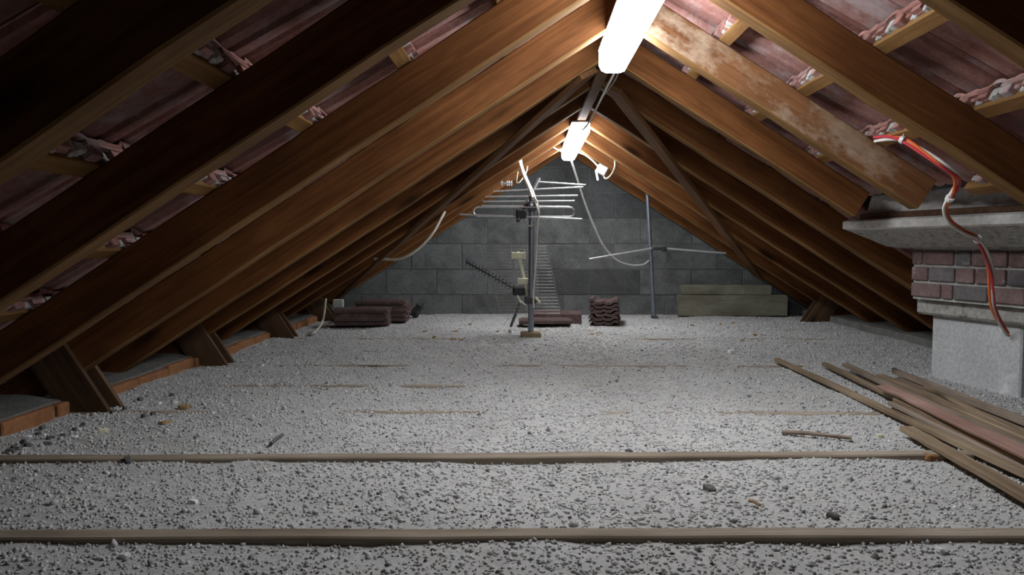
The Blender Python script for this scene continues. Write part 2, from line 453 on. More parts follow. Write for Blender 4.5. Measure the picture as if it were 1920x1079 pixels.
for i, ty in enumerate(TRUSS_Y):
    lab = names.get(i, 'brown timber roof truss, %s in line counted from the grey block gable' % order[13 - i])
    t = tag(empty('roof_truss', (XR, ty, 0)), lab, 'roof truss', 'roof trusses in a row along the attic')
    for side in (-1, 1):
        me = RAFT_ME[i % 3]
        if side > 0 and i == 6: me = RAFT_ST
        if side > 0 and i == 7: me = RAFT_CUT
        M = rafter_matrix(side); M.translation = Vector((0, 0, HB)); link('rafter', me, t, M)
        if i in (6, 8, 10, 12) and not (side > 0 and i < 12):
            # short planks nailed on both faces of the rafter, square to it, down to the floor
            for fy in (-1, 1):
                d, n = slope_frame(side)
                X_ = Vector((side * SA, 0, CA)); Z_ = Vector((-side * CA, 0, SA)); Y_ = Z_.cross(X_)
                Ms = Matrix((X_, Y_, Z_)).transposed().to_4x4()
                base = Vector((side * 2.165 , fy * (RAFT_T / 2 + 0.012), -0.02)) - Z_ * 0.085
                Ms.translation = base
                link('strut_plank', STRUT_ME, t, Ms)
    # tie beam in the insulation, only its top shows
    if ty > 0.2 and i < 13:
        top = {3: 0.010, 4: 0.017, 5: 0.017, 6: 0.0, 7: -0.005, 8: -0.003, 10: -0.003}.get(i, -0.008)
        skew = {4: 0.024, 5: 0.038}.get(i, 0.008)
        x0, x1 = -2.25, 2.3
        if i == 5: x1 = 1.42 - 0.0
        me = beam_mesh('tie_beam', x0 - XR, x1 - XR, 0.055, 0.12, 'joist_wood', seg=18, bev=0.004, warp=0.0018, seed=20 + i)
        M = Matrix.Rotation(skew, 4, 'Z'); M.translation = Vector((0, -0.03, top - 0.12)); link('tie_beam', me, t, M)

# ------------------------------------------------------------------ gable wall of blocks
gw = MB().prism([(-2.75, -0.1), (3.5, -0.1), (3.5, 0.02), (XR, HB + 0.14 + (0.02)), (-2.75, 0.02)], GABLE_Y + 0.0005, GABLE_Y + 0.2)
wall = tag(gw.build('wall_back', 'gable_mortar'), kind='structure')
CO, BL = 0.25, 0.50
zb = -0.062
row = 0
while zb < HB + 0.1:
    z0, z1 = zb + 0.004, zb + CO - 0.004
    off = 0.12 if row % 2 else -0.13
    half = lambda z: (HB + 0.13 - z) / TANA
    xl, xr_ = XR - half(max(z0, 0.02)), XR + half(max(z0, 0.02))
    k = -6
    while True:
        x0 = off + k * BL + 0.004; x1 = off + (k + 1) * BL - 0.004; k += 1
        if x0 > xr_: break
        if x1 < xl: continue
        a0, a1 = max(x0, xl), min(x1, xr_)
        if a1 - a0 < 0.05: continue
        # clip the block's upper corners under the roof line
        poly = [(a0, z0), (a1, z0)]
        zr = min(z1, HB + 0.13 - TANA * (a1 - XR)) if a1 > XR else z1
        zl = min(z1, HB + 0.13 - TANA * (XR - a0)) if a0 < XR else z1
        if zr > z0 + 0.001: poly.append((a1, zr))
        if zr < z1: 
            xx = XR + (HB + 0.13 - z1) / TANA
            if xx > a0: poly.append((xx, z1))
        if zl < z1:
            xx = XR - (HB + 0.13 - z1) / TANA
            if xx < a1: poly.append((xx, z1))
        if zl > z0 + 0.001: poly.append((a0, zl))
        cx = sum(p[0] for p in poly) / len(poly); cz = sum(p[1] for p in poly) / len(poly)
        loc = [(p[0] - cx, p[1] - cz) for p in poly]
        yy = random.uniform(-0.003, 0.001)
        inner = [(p[0] * 0.99, p[1] * 0.98) for p in loc]
        m_ = MB(); nP = len(loc)
        vs = [(p[0], 0.002, p[1]) for p in loc] + [(p[0], 0.0, p[1]) for p in inner] + [(p[0], 0.03, p[1]) for p in loc]
        fs = [list(range(nP, 2 * nP))] + [[i, (i + 1) % nP, nP + (i + 1) % nP, nP + i] for i in range(nP)] + [[2 * nP + i, 2 * nP + (i + 1) % nP, (i + 1) % nP, i] for i in range(nP)]
        m_.add(vs, fs)
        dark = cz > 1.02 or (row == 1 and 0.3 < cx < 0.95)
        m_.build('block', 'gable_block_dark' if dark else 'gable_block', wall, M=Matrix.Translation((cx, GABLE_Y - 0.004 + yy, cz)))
    zb += CO; row += 1

# low masonry at the eaves with orange bricks facing the attic
def eave_wall(side):
    nm = 'left' if side < 0 else 'right'
    xe = -1.87 if side < 0 else 2.66
    m_ = MB()
    ys = np.linspace(-0.9, GABLE_Y, 60)
    vs = []; r = random.Random(11 + side)
    for y in ys:
        j = r.uniform(-0.006, 0.006)
        vs += [(xe + side * 0.02, y, -0.08), (xe + side * 0.02 , y, 0.052 + j), (xe + side * 0.22, y, 0.066 + r.uniform(-0.008, 0.008)), (xe + side * 0.55, y, 0.06), (xe + side * 0.55, y, -0.08)]
    fs = [[i * 5 + k, i * 5 + k + 1, (i + 1) * 5 + k + 1, (i + 1) * 5 + k] for i in range(len(ys) - 1) for k in range(4)]
    m_.add(vs, fs); wl = tag(m_.build('wall_' + nm, 'wall_top'), kind='structure')
    bm_ = MB().box((-0.06, -0.155, -0.05), (0.06, 0.155, 0.035), bev=0.006).mesh('brick', 'orange_brick')
    y = -0.7 if side < 0 else 99
    while y < GABLE_Y - 0.2:
        o = link('brick', bm_, wl); o.location = (xe + side * (0.048 + r.uniform(-0.012, 0.008)), y, 0.010 + r.uniform(-0.010, 0.004))
        o.rotation_euler = (0, 0, r.uniform(-0.04, 0.04)); y += 0.322
eave_wall(-1); eave_wall(1)

# ------------------------------------------------------------------ wind braces under the rafters
def brace(side, y0, s0, y1, s1, label):
    d, n = slope_frame(side)
    a = slope_pt(side, s0, y0, -0.014); b = slope_pt(side, s1, y1, -0.014)
    X_ = (b - a).normalized(); Z_ = n; Y_ = Z_.cross(X_).normalized()
    me = beam_mesh('wind_brace', 0, (b - a).length, 0.12, 0.026, 'brace_wood', seg=12, bev=0.003, warp=0.002, seed=31 + side)
    o = link('wind_brace', me, None, frame(X_, Y_, Z_, a - n * 0.013))
    tag(o, label, 'brace', 'diagonal wind braces under the rafters')
brace(-1, 3.75, 0.11, 7.3, 2.62, 'dark plank brace running diagonally under the rafters of the left-hand roof slope opposite the chimney')
brace(1, 4.14, 0.09, 7.45, 2.2, 'dark plank brace running diagonally under the rafters of the chimney-side roof slope')

# ridge lath carrying the lamps
rl = beam_mesh('ridge_lath', 1.4, 7.0, 0.06, 0.027, 'brace_wood', seg=12, bev=0.003, warp=0.001, seed=40)
o = link('ridge_lath', rl, None, frame(Vector((0, 1, 0)), Vector((-1, 0, 0)), Vector((0, 0, 1)), Vector((XR, 0, HB - 0.028))))
tag(o, 'narrow dark lath under the ridge that carries the lamps', 'lath')

# ------------------------------------------------------------------ fluorescent lamps
def lamp(y0, y1, label):
    L_ = y1 - y0
    t = tag(empty('fluorescent_lamp', (XR - 0.005, (y0 + y1) / 2, 1.432)), label, 'lamp', 'fluorescent ridge lamps')
    hw = 0.062
    # diffuser: shallow trough, ends drawn in
    prof = [(-hw, 0.092), (-hw, 0.03), (-hw + 0.012, 0.008), (-hw + 0.03, 0.0), (hw - 0.03, 0.0), (hw - 0.012, 0.008), (hw, 0.03), (hw, 0.092)]
    m_ = MB(); n = len(prof); vs = []
    ends = [(-L_ / 2, 0.93), (-L_ / 2 + 0.012, 1.0), (L_ / 2 - 0.012, 1.0), (L_ / 2, 0.93)]
    for (yy, k) in ends: vs += [(x * k, yy, 0.092 - (0.092 - z) * k) for x, z in prof]
    fs = [list(range(n)), [3 * n + k for k in range(n)]] + [[i * n + k, i * n + (k + 1) % n, (i + 1) * n + (k + 1) % n, (i + 1) * n + k] for i in range(3) for k in range(n)]
    m_.add(vs, fs); m_.build('diffuser', 'lit_diffuser', t)
    MB().box((-hw - 0.003, -L_ / 2 - 0.003, 0.0925), (hw + 0.003, L_ / 2 + 0.003, 0.106), bev=0.004).build('housing', 'lamp_housing', t)
    for s in (-1, 1):
        MB().box((-0.02, s * (L_ / 2 - 0.06) - 0.012, 0.105), (0.02, s * (L_ / 2 - 0.06) + 0.012, 0.1105), bev=0.003).build('fixing_clip', 'lamp_housing', t)
    return t
lamp(1.95, 3.45, 'glaring white fluorescent lamp hung among the rafters beside the chimney')
lamp(5.42, 6.98, 'glaring white fluorescent lamp at the ridge above the antenna mast')

# ------------------------------------------------------------------ chimney
ch = tag(empty('chimney', CH_N, CH_A), 'brick chimney with flared concrete collar on a grey plastered base', 'chimney')
MB().box((0.095, 0.095, -0.06), (0.9, 0.62, 0.33), bev=0.008).build('plastered_base', 'base_plaster', ch)
MB().box((0.05, -0.01, 0.325), (0.95, 0.685, 0.408), bev=0.012).build('concrete_ledge', 'slab_concrete', ch)
MB().box((0.012, 0.012, 0.405), (1.0, 0.66, 0.668)).build('mortar_core', 'mortar', ch)
# flared collar
def ring(x0, y0, x1, y1, z): return [(x0, y0, z), (x1, y0, z), (x1, y1, z), (x0, y1, z)]
rs = [ring(-0.03, -0.03, 1.05, 0.72, 0.662), ring(-0.075, -0.07, 1.08, 0.755, 0.672), ring(-0.225, -0.22, 1.22, 0.875, 0.757), ring(-0.24, -0.24, 1.24, 0.89, 0.765), ring(-0.24, -0.24, 1.24, 0.89, 0.802), ring(-0.22, -0.22, 1.22, 0.87, 0.812)]
vs = [v for q in rs for v in q]
fs = [(3, 2, 1, 0), (20, 21, 22, 23)] + [(4 * i + k, 4 * i + (k + 1) % 4, 4 * i + 4 + (k + 1) % 4, 4 * i + 4 + k) for i in range(5) for k in range(4)]
cm = MB().add(vs, fs)
for q in range(2 + 8, 2 + 20): cm.mi[q] = 1
cm.build('concrete_collar', ['slab_concrete', 'haunch_plaster'], ch)
MB().box((-0.21, -0.55, 0.811), (-0.15, 0.80, 0.842), bev=0.004).build('trimmer', 'trim_dark', ch)
# plaster haunch from the collar up to the tiles
def haunch():
    m_ = MB(); r = random.Random(2); vs = []
    ys_ = np.linspace(-0.75, 0.80, 24)
    for y in ys_:
        j = r.uniform(-0.012, 0.012)
        vs += [(-0.165 + j * 0.3, y, 0.834), (-0.15 + j, y, 0.88), (-0.135 + j * 0.6, y, 0.935 + 0.4 * j), (-0.10, y, 0.965), (0.05, y, 0.985), (0.05, y, 0.838)]
    n = len(ys_)
    fs = [[i * 6 + k, i * 6 + (k + 1) % 6, (i + 1) * 6 + (k + 1) % 6, (i + 1) * 6 + k] for i in range(n - 1) for k in range(6)] + [list(range(6)), [(n - 1) * 6 + k for k in range(6)]]
    m_.add(vs, fs); m_.build('plaster_haunch', 'haunch_plaster', ch, smooth=False)
haunch()
# bricks: three courses on the face towards the room, and on the near face
BR = {}
def brick(L_, parent, M, mi):
    key = (round(L_, 3), mi)
    if key not in BR: BR[key] = MB().box((-0.03, -L_ / 2, -0.034), (0.03, L_ / 2, 0.034), bev=0.004).mesh('brick', 'brick_%d' % mi)
    link('brick', BR[key], parent, M)
courses = [[0.075, 0.20, 0.10, 0.20, 0.095], [0.115, 0.17, 0.115, 0.17, 0.10], [0.20, 0.075, 0.20, 0.195]]
for ci, c in enumerate(courses[::1]):
    zc = 0.455 + 0.0815 * (2 - ci) - 0.0015
    y = -0.004; tot = sum(c); k = 0.672 / tot
    for bi, L_ in enumerate(reversed(c)):
        Lb = L_ * k
        M = Matrix.Translation((0.028 + random.uniform(-0.003, 0.003), y + Lb / 2, zc)); brick(Lb - 0.011, ch, M, (ci + bi * 2) % 3); y += Lb
    x = 0.075
    for bi in range(4):
        Lb = 0.22
        M = Matrix.Translation((x + Lb / 2, 0.026, zc)) @ Matrix.Rotation(math.pi / 2, 4, 'Z'); brick(Lb - 0.011, ch, M, (ci + bi) % 3); x += Lb

# ------------------------------------------------------------------ cables
def cable(name, pts, r, mat, label, group=None, n=7, sub=7):
    o = MB().tube(spline(pts, sub), r, n).build(name, mat, None, smooth=True)
    tag(o, label, 'cable', group); return o

def chimney_cables():
    base = [(1640, 262, 3.03), (1665, 258, 2.98), (1692, 262, 2.92), (1730, 285, 2.86), (1768, 312, 2.82), (1793, 332, 2.84), (1791, 352, 2.88), (1780, 372, 2.92), (1771, 392, 2.97), (1780, 415, 3.02), (1805, 434, 3.09), (1832, 449, 3.16), (1848, 478, 3.26), (1857, 510, 3.36), (1858, 545, 3.40), (1861, 575, 3.43), (1872, 602, 3.47), (1889, 628, 3.51)]
    mats = [('orange_cable', 'orange strand of the bundle', -4, 0), ('red_cable', 'red strand of the bundle', 1, -3), ('white_cable', 'white strand of the bundle', 3, 4)]
    cbn = tag(empty('cable_bundle', P(*base[-1])), 'bundle of orange, red and white cables drooping down the chimney', 'cable')
    O = cbn.location.copy()
    for k, (mt, lb, ox, oy) in enumerate(mats):
        pts = []
        for i, (a, b, y) in enumerate(base):
            ph = i * 0.7 + k * 2.1
            q = P(a, b, y) - O; pts.append(q + Vector((0.0085 * math.cos(ph), -0.004 * k, 0.0085 * math.sin(ph))))
        o = MB().tube(spline(pts, 5), 0.0058, 7).build('cable_strand', mt, cbn, smooth=True); o['label'] = lb
    for idx in (2, 7, 11):
        a, b, y = base[idx]; q = P(a, b, y) - O + Vector((0, -0.004, 0)); q2 = P(*base[idx + 1]) - O; d = (q2 - q).normalized()
        m_ = MB().tube([q - d * 0.007, q + d * 0.007], 0.0165, 10)
        m_.tube([q + Vector((-0.004, -0.012, 0.004)), q + Vector((-0.012, -0.03, 0.016))], 0.0025, 5)
        m_.build('cable_tie', 'tie_white', cbn)
chimney_cables()

# cable along the ridge between the two lamps
cable('lamp_cable', [(XR + 0.02, 3.44, 1.51), (XR + 0.035, 3.7, 1.50), (XR + 0.02, 4.0, 1.47), (XR + 0.03, 4.5, 1.485), (XR + 0.01, 4.95, 1.45), (XR - 0.01, 5.25, 1.45), (XR, 5.43, 1.51)], 0.006, 'white_cable', 'white cable slung along the ridge between the two lamps')
cable('lamp_cable', [(XR + 0.035, 3.44, 1.515), (XR + 0.05, 3.8, 1.485), (XR + 0.035, 4.5, 1.50), (XR + 0.015, 5.15, 1.46), (XR + 0.01, 5.43, 1.515)], 0.004, 'grey_cable', 'thin grey cable along the ridge beside the white one')

# ------------------------------------------------------------------ junction box and its leads on the orange-lit truss
jy = 6.86
jb = tag(empty('junction_box', P(1128, 319, jy - 0.03)), 'white junction box on the right rafter below the far lamp', 'junction box')
Mj = Matrix.Rotation(math.radians(28), 4, 'Y')
MB().box((-0.045, -0.03, -0.04), (0.045, 0.03, 0.04), Mj, bev=0.008).build('box', 'tie_white', jb)
MB().box((-0.06, -0.032, -0.085), (-0.042, -0.005, 0.01), Matrix.Rotation(math.radians(-12), 4, 'Y'), bev=0.004).build('lever', 'tie_white', jb)
cable('box_cable', [P(1086, 286, jy - .03), P(1098, 291, jy - .03), P(1112, 302, jy - .03), P(1122, 313, jy - .03)], 0.008, 'cream_cable', 'cream cable from the far lamp to the junction box')
cable('box_cable', [P(1131, 327, jy - .03), P(1135, 335, jy - .05), P(1144, 330, jy - .05), P(1152, 315, jy - .02), P(1153, 298, jy - .015)], 0.007, 'cream_cable', 'cream cable looping from the junction box up behind the rafter')
cable('box_cable', [P(1064, 288, jy - .03), P(1048, 282, jy - .025), P(1030, 272, jy - .02)], 0.007, 'cream_cable', 'short cream cable from the far lamp over the opposite rafter')
# coax from the lamp down to the right mast
cable('coaxial_cable', [P(1072, 303, 6.86), P(1082, 335, 6.95), P(1097, 382, 7.05), P(1114, 425, 7.1), P(1132, 462, 7.12), P(1155, 487, 7.12), P(1180, 497, 7.1), P(1205, 497, 7.08), P(1217, 489, 7.08)], 0.010, 'grey_cable', 'grey coaxial cable hanging in a curve to the thin right mast')
# coax hanging under the left rafters
cable('coaxial_cable', [P(702, 486, 6.17), P(720, 486, 6.15), P(742, 487, 6.11), P(765, 480, 6.08), P(790, 462, 6.08), P(812, 437, 6.1), P(828, 408, 6.16), P(834, 398, 6.225)], 0.011, 'cream_cable', 'pale coaxial cable end curling down from the rafters past the wind brace')
cable('cable_end', [G(575, 628, 0.012), G(590, 623, 0.03), P(603, 607, 6.05), P(608, 588, 6.08), P(611, 560, 6.1)], 0.009, 'cream_cable', 'cream cable end rising from the floor beside the stacked tiles', n=7)

# ------------------------------------------------------------------ main antenna mast
MX = G(995, 634); mx, my = MX.x, MX.y
mast = tag(empty('antenna_mast', (mx, my, 0)), 'thick grey steel mast standing on a wood block in the floor', 'mast')
ztop = P(997, 372, my).z
mt = P(997, 372, my)
MB().tube([(0, 0, -0.02), (mt.x - mx, 0, ztop)], 0.021, 16).build('pole', 'steel_pole', mast, smooth=True)
MB().box((-0.075, -0.05, -0.03), (0.075, 0.07, 0.045), bev=0.008).build('foot_block', 'old_wood_block', mast)
MB().tube([(mt.x - mx, 0, ztop - 0.001), (mt.x - mx, 0, ztop + 0.012)], 0.0225, 14).build('cap', 'black_plastic', mast)

def rod(mb, a, b, r, n=8): mb.tube([a, b], r, n); return mb
# VHF antenna: boom sloping up behind the mast, elements across
va = tag(empty('vhf_antenna', (mx, my, 0.9)), 'rod antenna with folded dipole and long aluminium elements clamped to the thick mast', 'antenna')
O = Vector((mx, my, 0.9))
def el(px0, py0, px1, py1, Y, nm, r=0.0065):
    a, b = P(px0, py0, Y) - O, P(px1, py1, Y) - O
    MB().tube([a, b], r, 8).build(nm, 'aluminium', va, smooth=True)
    return (a + b) / 2
yb = my - 0.055
ba, bb = P(972, 412, yb - 0.06) - O, P(1010, 338, yb + 0.30) - O
bx = (bb - ba).normalized()
m_ = MB(); 
Zb = Vector((0, 0, 1)); Yb = Zb.cross(bx).normalized(); Zb = bx.cross(Yb)
m_.box((-0.02, -0.011, -0.011), ((bb - ba).length + 0.02, 0.011, 0.011), frame(bx, Yb, Zb, ba), bev=0.002)
m_.build('boom', 'dark_metal', va)
el(862, 402, 1091, 411, yb - 0.03, 'reflector_rod')
el(903, 386, 1067, 388, yb + 0.06, 'director_rod'); el(905, 378, 1077, 377, yb + 0.10, 'director_rod'); el(910, 369, 1083, 367, yb + 0.15, 'director_rod')
el(925, 359, 1093, 351, yb + 0.21, 'director_rod'); el(1006, 341, 1098, 347, yb + 0.28, 'director_rod')
# folded dipole loop
c0, c1 = P(888, 397, yb) - O, P(1077, 398, yb) - O
hh = 0.034; pts = []
for k in range(9): t_ = math.pi / 2 + math.pi * k / 8; pts.append(c0 + Vector((0.034 + hh * math.cos(t_), 0, hh * math.sin(t_))))
for k in range(9): t_ = -math.pi / 2 + math.pi * k / 8; pts.append(c1 + Vector((-0.034 + hh * math.cos(t_), 0, hh * math.sin(t_))))
pts.append(pts[0]); MB().tube(pts, 0.0065, 8, cap=False).build('folded_dipole', 'aluminium', va, smooth=True)
cb = P(979, 401, yb - 0.03) - O
MB().box(cb - Vector((0.045, 0.03, 0.035)), cb + Vector((0.03, 0.03, 0.03)), bev=0.01).build('terminal_box', 'black_plastic', va)
cl = P(997, 388, my - 0.02) - O
MB().box(cl - Vector((0.032, 0.04, 0.03)), cl + Vector((0.032, 0.045, 0.035)), bev=0.006).build('mast_clamp', 'dark_metal', va)
MB().tube([cl + Vector((0, -0.05, 0.012)), cl + Vector((0, -0.075, 0.012))], 0.012, 8).build('wing_nut', 'aluminium', va)

# white leads from the rafter to the antenna
cable('antenna_lead', [P(972, 286, 6.2), P(974, 305, 6.1), P(982, 330, 5.9), P(992, 352, 5.72), P(999, 372, my - 0.08)], 0.010, 'white_cable', 'thick white lead dropping from the rafter to the mast head', 'white leads at the mast head')
cable('antenna_lead', [P(976, 290, 6.2), P(979, 312, 6.08), P(988, 336, 5.9), P(1000, 362, 5.72), P(1006, 385, my - 0.09), P(1010, 400, my - 0.09)], 0.008, 'white_cable', 'second white lead beside the thick one at the mast head', 'white leads at the mast head')
cable('antenna_lead', [P(989, 312, 6.15), P(986, 325, 6.1), P(975, 341, 6.05), P(969, 343, 6.05), P(969, 335, 6.05), P(971, 322, 6.1)], 0.005, 'cream_cable', 'thin looped cream lead behind the thick white one below the rafter')
cable('antenna_lead', [P(1003, 372, my - 0.07), P(1010, 390, my - 0.08), P(1008, 412, my - 0.075), P(998, 424, my - 0.07), P(986, 421, my - 0.075), P(982, 408, my - 0.08), P(984, 398, my - 0.08)], 0.006, 'cream_cable', 'cream lead looping round the head of the thick mast')
cable('antenna_lead', [P(1005, 374, my - 0.07), P(1010, 395, my - 0.07), P(1007, 440, my - 0.06), P(1004, 500, my - 0.05), P(1000, 550, my - 0.045), P(1001, 578, my - 0.045)], 0.0062, 'white_cable', 'whitish lead running down the thick mast to the grid antenna')
mcon = MB()
for k, xx in enumerate((941, 951, 954.5, 959)):
    q = P(xx, 344, 6.3); rod(mcon, q - Vector((0, 0, 0.02)), q + Vector((0, 0, 0.02)), 0.006, 7)
rod(mcon, P(938, 344, 6.3), P(961, 344, 6.3), 0.009, 7)
tag(mcon.build('cable_connector', 'aluminium'), 'small pale ribbed connector hanging under the rafter near the mast head', 'connector')
q0 = P(950, 343, 6.3)
cable('connector_lead', [q0, q0 + Vector((0.01, 0.01, 0.05)), q0 + Vector((-0.01, 0.1, 0.12)), q0 + Vector((-0.02, 0.25, 0.2))], 0.004, 'black_plastic', 'short black lead holding the pale connector under the rafter')

# ------------------------------------------------------------------ UHF grid antenna on the mast
ga = tag(empty('grid_antenna', (mx, my + 0.1, 0.45)), 'wire grid antenna with yellow dipole holders on the thick mast', 'antenna')
O = Vector((mx, my + 0.1, 0.45)); gy = my + 0.16
TLc, TRc, BLc, BRc = P(908, 462, gy) - O, P(1025, 462, gy) - O, P(938, 588, gy - 0.02) - O, P(1052, 588, gy - 0.02) - O
for k in range(22):
    f = k / 21; a = TLc.lerp(BLc, f); b = TRc.lerp(BRc, f); MB().tube([a, b], 0.0014, 5).build('grid_wire', 'grid_wire', ga)
for f in (0.0, 0.42, 0.62, 1.0):
    MB().tube([TLc.lerp(TRc, f), BLc.lerp(BRc, f)], 0.0026, 6).build('grid_bar', 'grid_wire', ga)
y0_, y1_ = P(971, 472, gy - 0.05) - O, P(992, 562, gy - 0.06) - O
bx = (y1_ - y0_).normalized(); Yb = Vector((0, 1, 0)); Zb = bx.cross(Yb).normalized(); Yb = Zb.cross(bx)
MB().box((0, -0.01, -0.011), ((y1_ - y0_).length, 0.01, 0.011), frame(bx, Yb, Zb, y0_), bev=0.003).build('carrier', 'yellow_plastic', ga)
for (a, b) in ((972, 479.5), (983, 528)):
    c = P(a, b, gy - 0.07) - O; h_ = MB()
    h_.box(c - Vector((0.048, 0.012, 0.024)), c + Vector((0.048, 0.012, 0.024)), bev=0.005)
    for s in (-1, 1): h_.box(c + Vector((s * 0.046 - 0.006, -0.018, -0.028)), c + Vector((s * 0.046 + 0.006, 0.012, 0.028)), bev=0.002)
    h_.build('dipole_holder', 'yellow_plastic', ga)
c = P(996, 562, my - 0.0) - O
MB().box(c - Vector((0.05, 0.03, 0.03)), c + Vector((0.04, 0.06, 0.025)), bev=0.008).build('mast_clamp', 'dark_metal', ga)
MB().tube([c + Vector((0.03, -0.04, 0.02)), c + Vector((0.062, -0.045, -0.02))], 0.009, 7).build('wing_nut', 'yellow_plastic', ga)
MB().tube([c + Vector((-0.04, -0.03, -0.04)), c + Vector((-0.085, -0.02, -0.0)), c + Vector((-0.10, 0, 0.03))], 0.006, 7).build('clamp_bow', 'yellow_plastic', ga)

# dark many-toothed antenna slanting up to the left from the mast
da = tag(empty('yagi_antenna', (mx, my + 0.05, 0.3)), 'dark toothed antenna slanting up from the thick mast before the gable', 'antenna')
O = Vector((mx, my + 0.05, 0.3))
a, b = P(984, 552, my + 0.06) - O, P(874, 491, my + 0.75) - O
MB().tube([a, b], 0.008, 8).build('boom', 'dark_metal', da)
dv = (b - a).normalized(); sd = dv.cross(Vector((0, 0, 1))).normalized(); upv = sd.cross(dv)
for k in range(16):
    c = a.lerp(b, 0.12 + 0.87 * k / 15)
    MB().tube([c - upv * 0.028, c + upv * 0.028], 0.004, 6).build('director_rod', 'dark_metal', da)
c = P(973, 546, my + 0.03) - O
MB().box(c - Vector((0.045, 0.03, 0.032)), c + Vector((0.045, 0.03, 0.032)), bev=0.01).build('terminal_box', 'black_plastic', da)
c = P(953, 545, my + 0.1) - O
for k in range(4):
    z = -0.034 + 0.0226 * k; MB().tube([c + Vector((-0.03, 0, z)), c + Vector((0.04, -0.03, z))], 0.0022, 5).build('reflector_wire', 'grid_wire', da)
MB().tube([c + Vector((-0.03, 0, -0.034)), c + Vector((-0.03, 0, 0.034))], 0.0022, 5).build('reflector_wire', 'grid_wire', da)
# old stay leaning behind the mast foot
a, b = P(958, 600, my + 0.5), P(976, 566, my + 0.3)
tag(MB().tube([a - Vector((0, 0, 0.05)), b], 0.012, 8).build('stay_rod', 'dark_metal'), 'short dark rod leaning behind the foot of the thick mast', 'rod')

# ------------------------------------------------------------------ thin mast with a dipole
pb = P(1227, 577, 7.1); pt = P(1213, 356, 7.1)
m2 = tag(empty('antenna_mast', (pb.x, pb.y, 0)), 'thin dark steel mast leaning up to the rafter beside the gable', 'mast')
O = Vector((pb.x, pb.y, 0))
MB().tube([pb - O - Vector((0, 0, pb.z + 0.02)), pt - O + Vector((0, 0, 0.05))], 0.0175, 14).build('pole', 'steel_pole', m2, smooth=True)
MB().box((-0.03, -0.03, -0.02), (0.03, 0.03, 0.03), bev=0.006).build('foot', 'dark_metal', m2)
MB().box(pt - O + Vector((-0.045, -0.02, 0.0)), pt - O + Vector((-0.012, 0.02, 0.05)), bev=0.004).build('bracket', 'aluminium', m2)
dp = tag(empty('dipole_antenna', (pb.x, pb.y - 0.03, 0.6)), 'two-armed rod dipole on the thin leaning mast', 'antenna')
O = Vector((pb.x, pb.y - 0.03, 0.6))
MB().tube([P(1105, 486, 7.0) - O, P(1222, 466, 7.06) - O], 0.0085, 8).build('dipole_arm', 'aluminium', dp, smooth=True)
MB().tube([P(1248, 466, 7.05) - O, P(1361, 475, 7.0) - O], 0.0095, 8).build('dipole_arm', 'aluminium', dp, smooth=True)
c = P(1237, 467, 7.05) - O
MB().box(c - Vector((0.06, 0.02, 0.012)), c + Vector((0.05, 0.02, 0.014)), bev=0.006).box(c + Vector((0.02, -0.025, -0.025)), c + Vector((0.06, 0.02, 0.018)), bev=0.006).build('holder', 'black_plastic', dp)

# ------------------------------------------------------------------ stored things by the gable
OT = tile_mesh('roof_tile', 'old_tile', mortar=False, th=0.024)
def stack(x, y, z0, n, rz, dz, label, group, jit=0.012, flip=False):
    for k in range(n):
        o = link('roof_tile', OT); 
        M = Matrix.Translation((x + random.uniform(-jit, jit), y + random.uniform(-jit, jit), z0 + dz * k)) @ Matrix.Rotation(rz + random.uniform(-0.03, 0.03), 4, 'Z')
        if flip: M = M @ Matrix.Rotation(math.pi, 4, 'X')
        o.matrix_local = M @ Matrix.Translation((-TL / 2, -TW / 2, 0.022))
        tag(o, '%s, %s from the bottom' % (label, order[k]), 'roof tile', group)
stack(-1.36, 6.40, -0.012, 4, math.radians(2), 0.034, 'dusty dark red roof tile in the low stack in front at the left eave', 'tiles in the front stack')
stack(-1.25, 6.75, -0.012, 5, math.radians(-3), 0.036, 'dusty dark red roof tile in the stack next to the gable at the left eave', 'tiles in the rear stack')
stack(0.68, 6.66, -0.012, 6, math.radians(-98), 0.034, 'dusty dark red roof tile in the neat stack between the two masts', 'tiles in the stack between the masts', jit=0.006)
gb = P(640, 585, 6.52)
tag(MB().box((-0.042, -0.04, -0.035), (0.042, 0.04, 0.035), Matrix.Rotation(0.1, 4, 'Z'), bev=0.006).build('mortar_lump', 'grey_block', None, M=Matrix.Translation((gb.x, 6.42, 0.19))), 'small pale grey lump on top of the front tile stack', 'lump')
# ridge-shaped trough and tile beside the mast
rt = P(1050, 600, 6.62)
pr = [(-0.11, 0.0), (-0.10, 0.085), (-0.03, 0.108), (0.03, 0.108), (0.10, 0.085), (0.11, 0.0), (0.092, 0.0), (0.084, 0.072), (0.026, 0.092), (-0.026, 0.092), (-0.084, 0.072), (-0.092, 0.0)]
o = MB().prism([(a, b) for a, b in pr], -0.21, 0.21, axis=0).build('ridge_tile', 'old_tile', None)
o.location = (rt.x - 0.02, 6.72, 0.0); o.rotation_euler = (0, 0, math.radians(-5)); tag(o, 'dusty red trough-shaped ridge tile lying behind the thick mast', 'roof tile')
o = link('roof_tile', OT); o.matrix_local = Matrix.Translation((0.20, 6.50, 0.033)) @ Matrix.Rotation(math.radians(3), 4, 'Z') @ Matrix.Rotation(math.radians(62), 4, 'X') @ Matrix.Translation((-TL / 2, -TW / 2 + 0.09, 0))
o.matrix_local = Matrix.Translation((0.16, 6.50, 0.014)) @ Matrix.Rotation(math.radians(2), 4, 'Z') @ Matrix.Translation((-TL / 2, -TW / 2, 0))
tag(o, 'single dusty red tile lying in front of the trough-shaped ridge tile', 'roof tile')
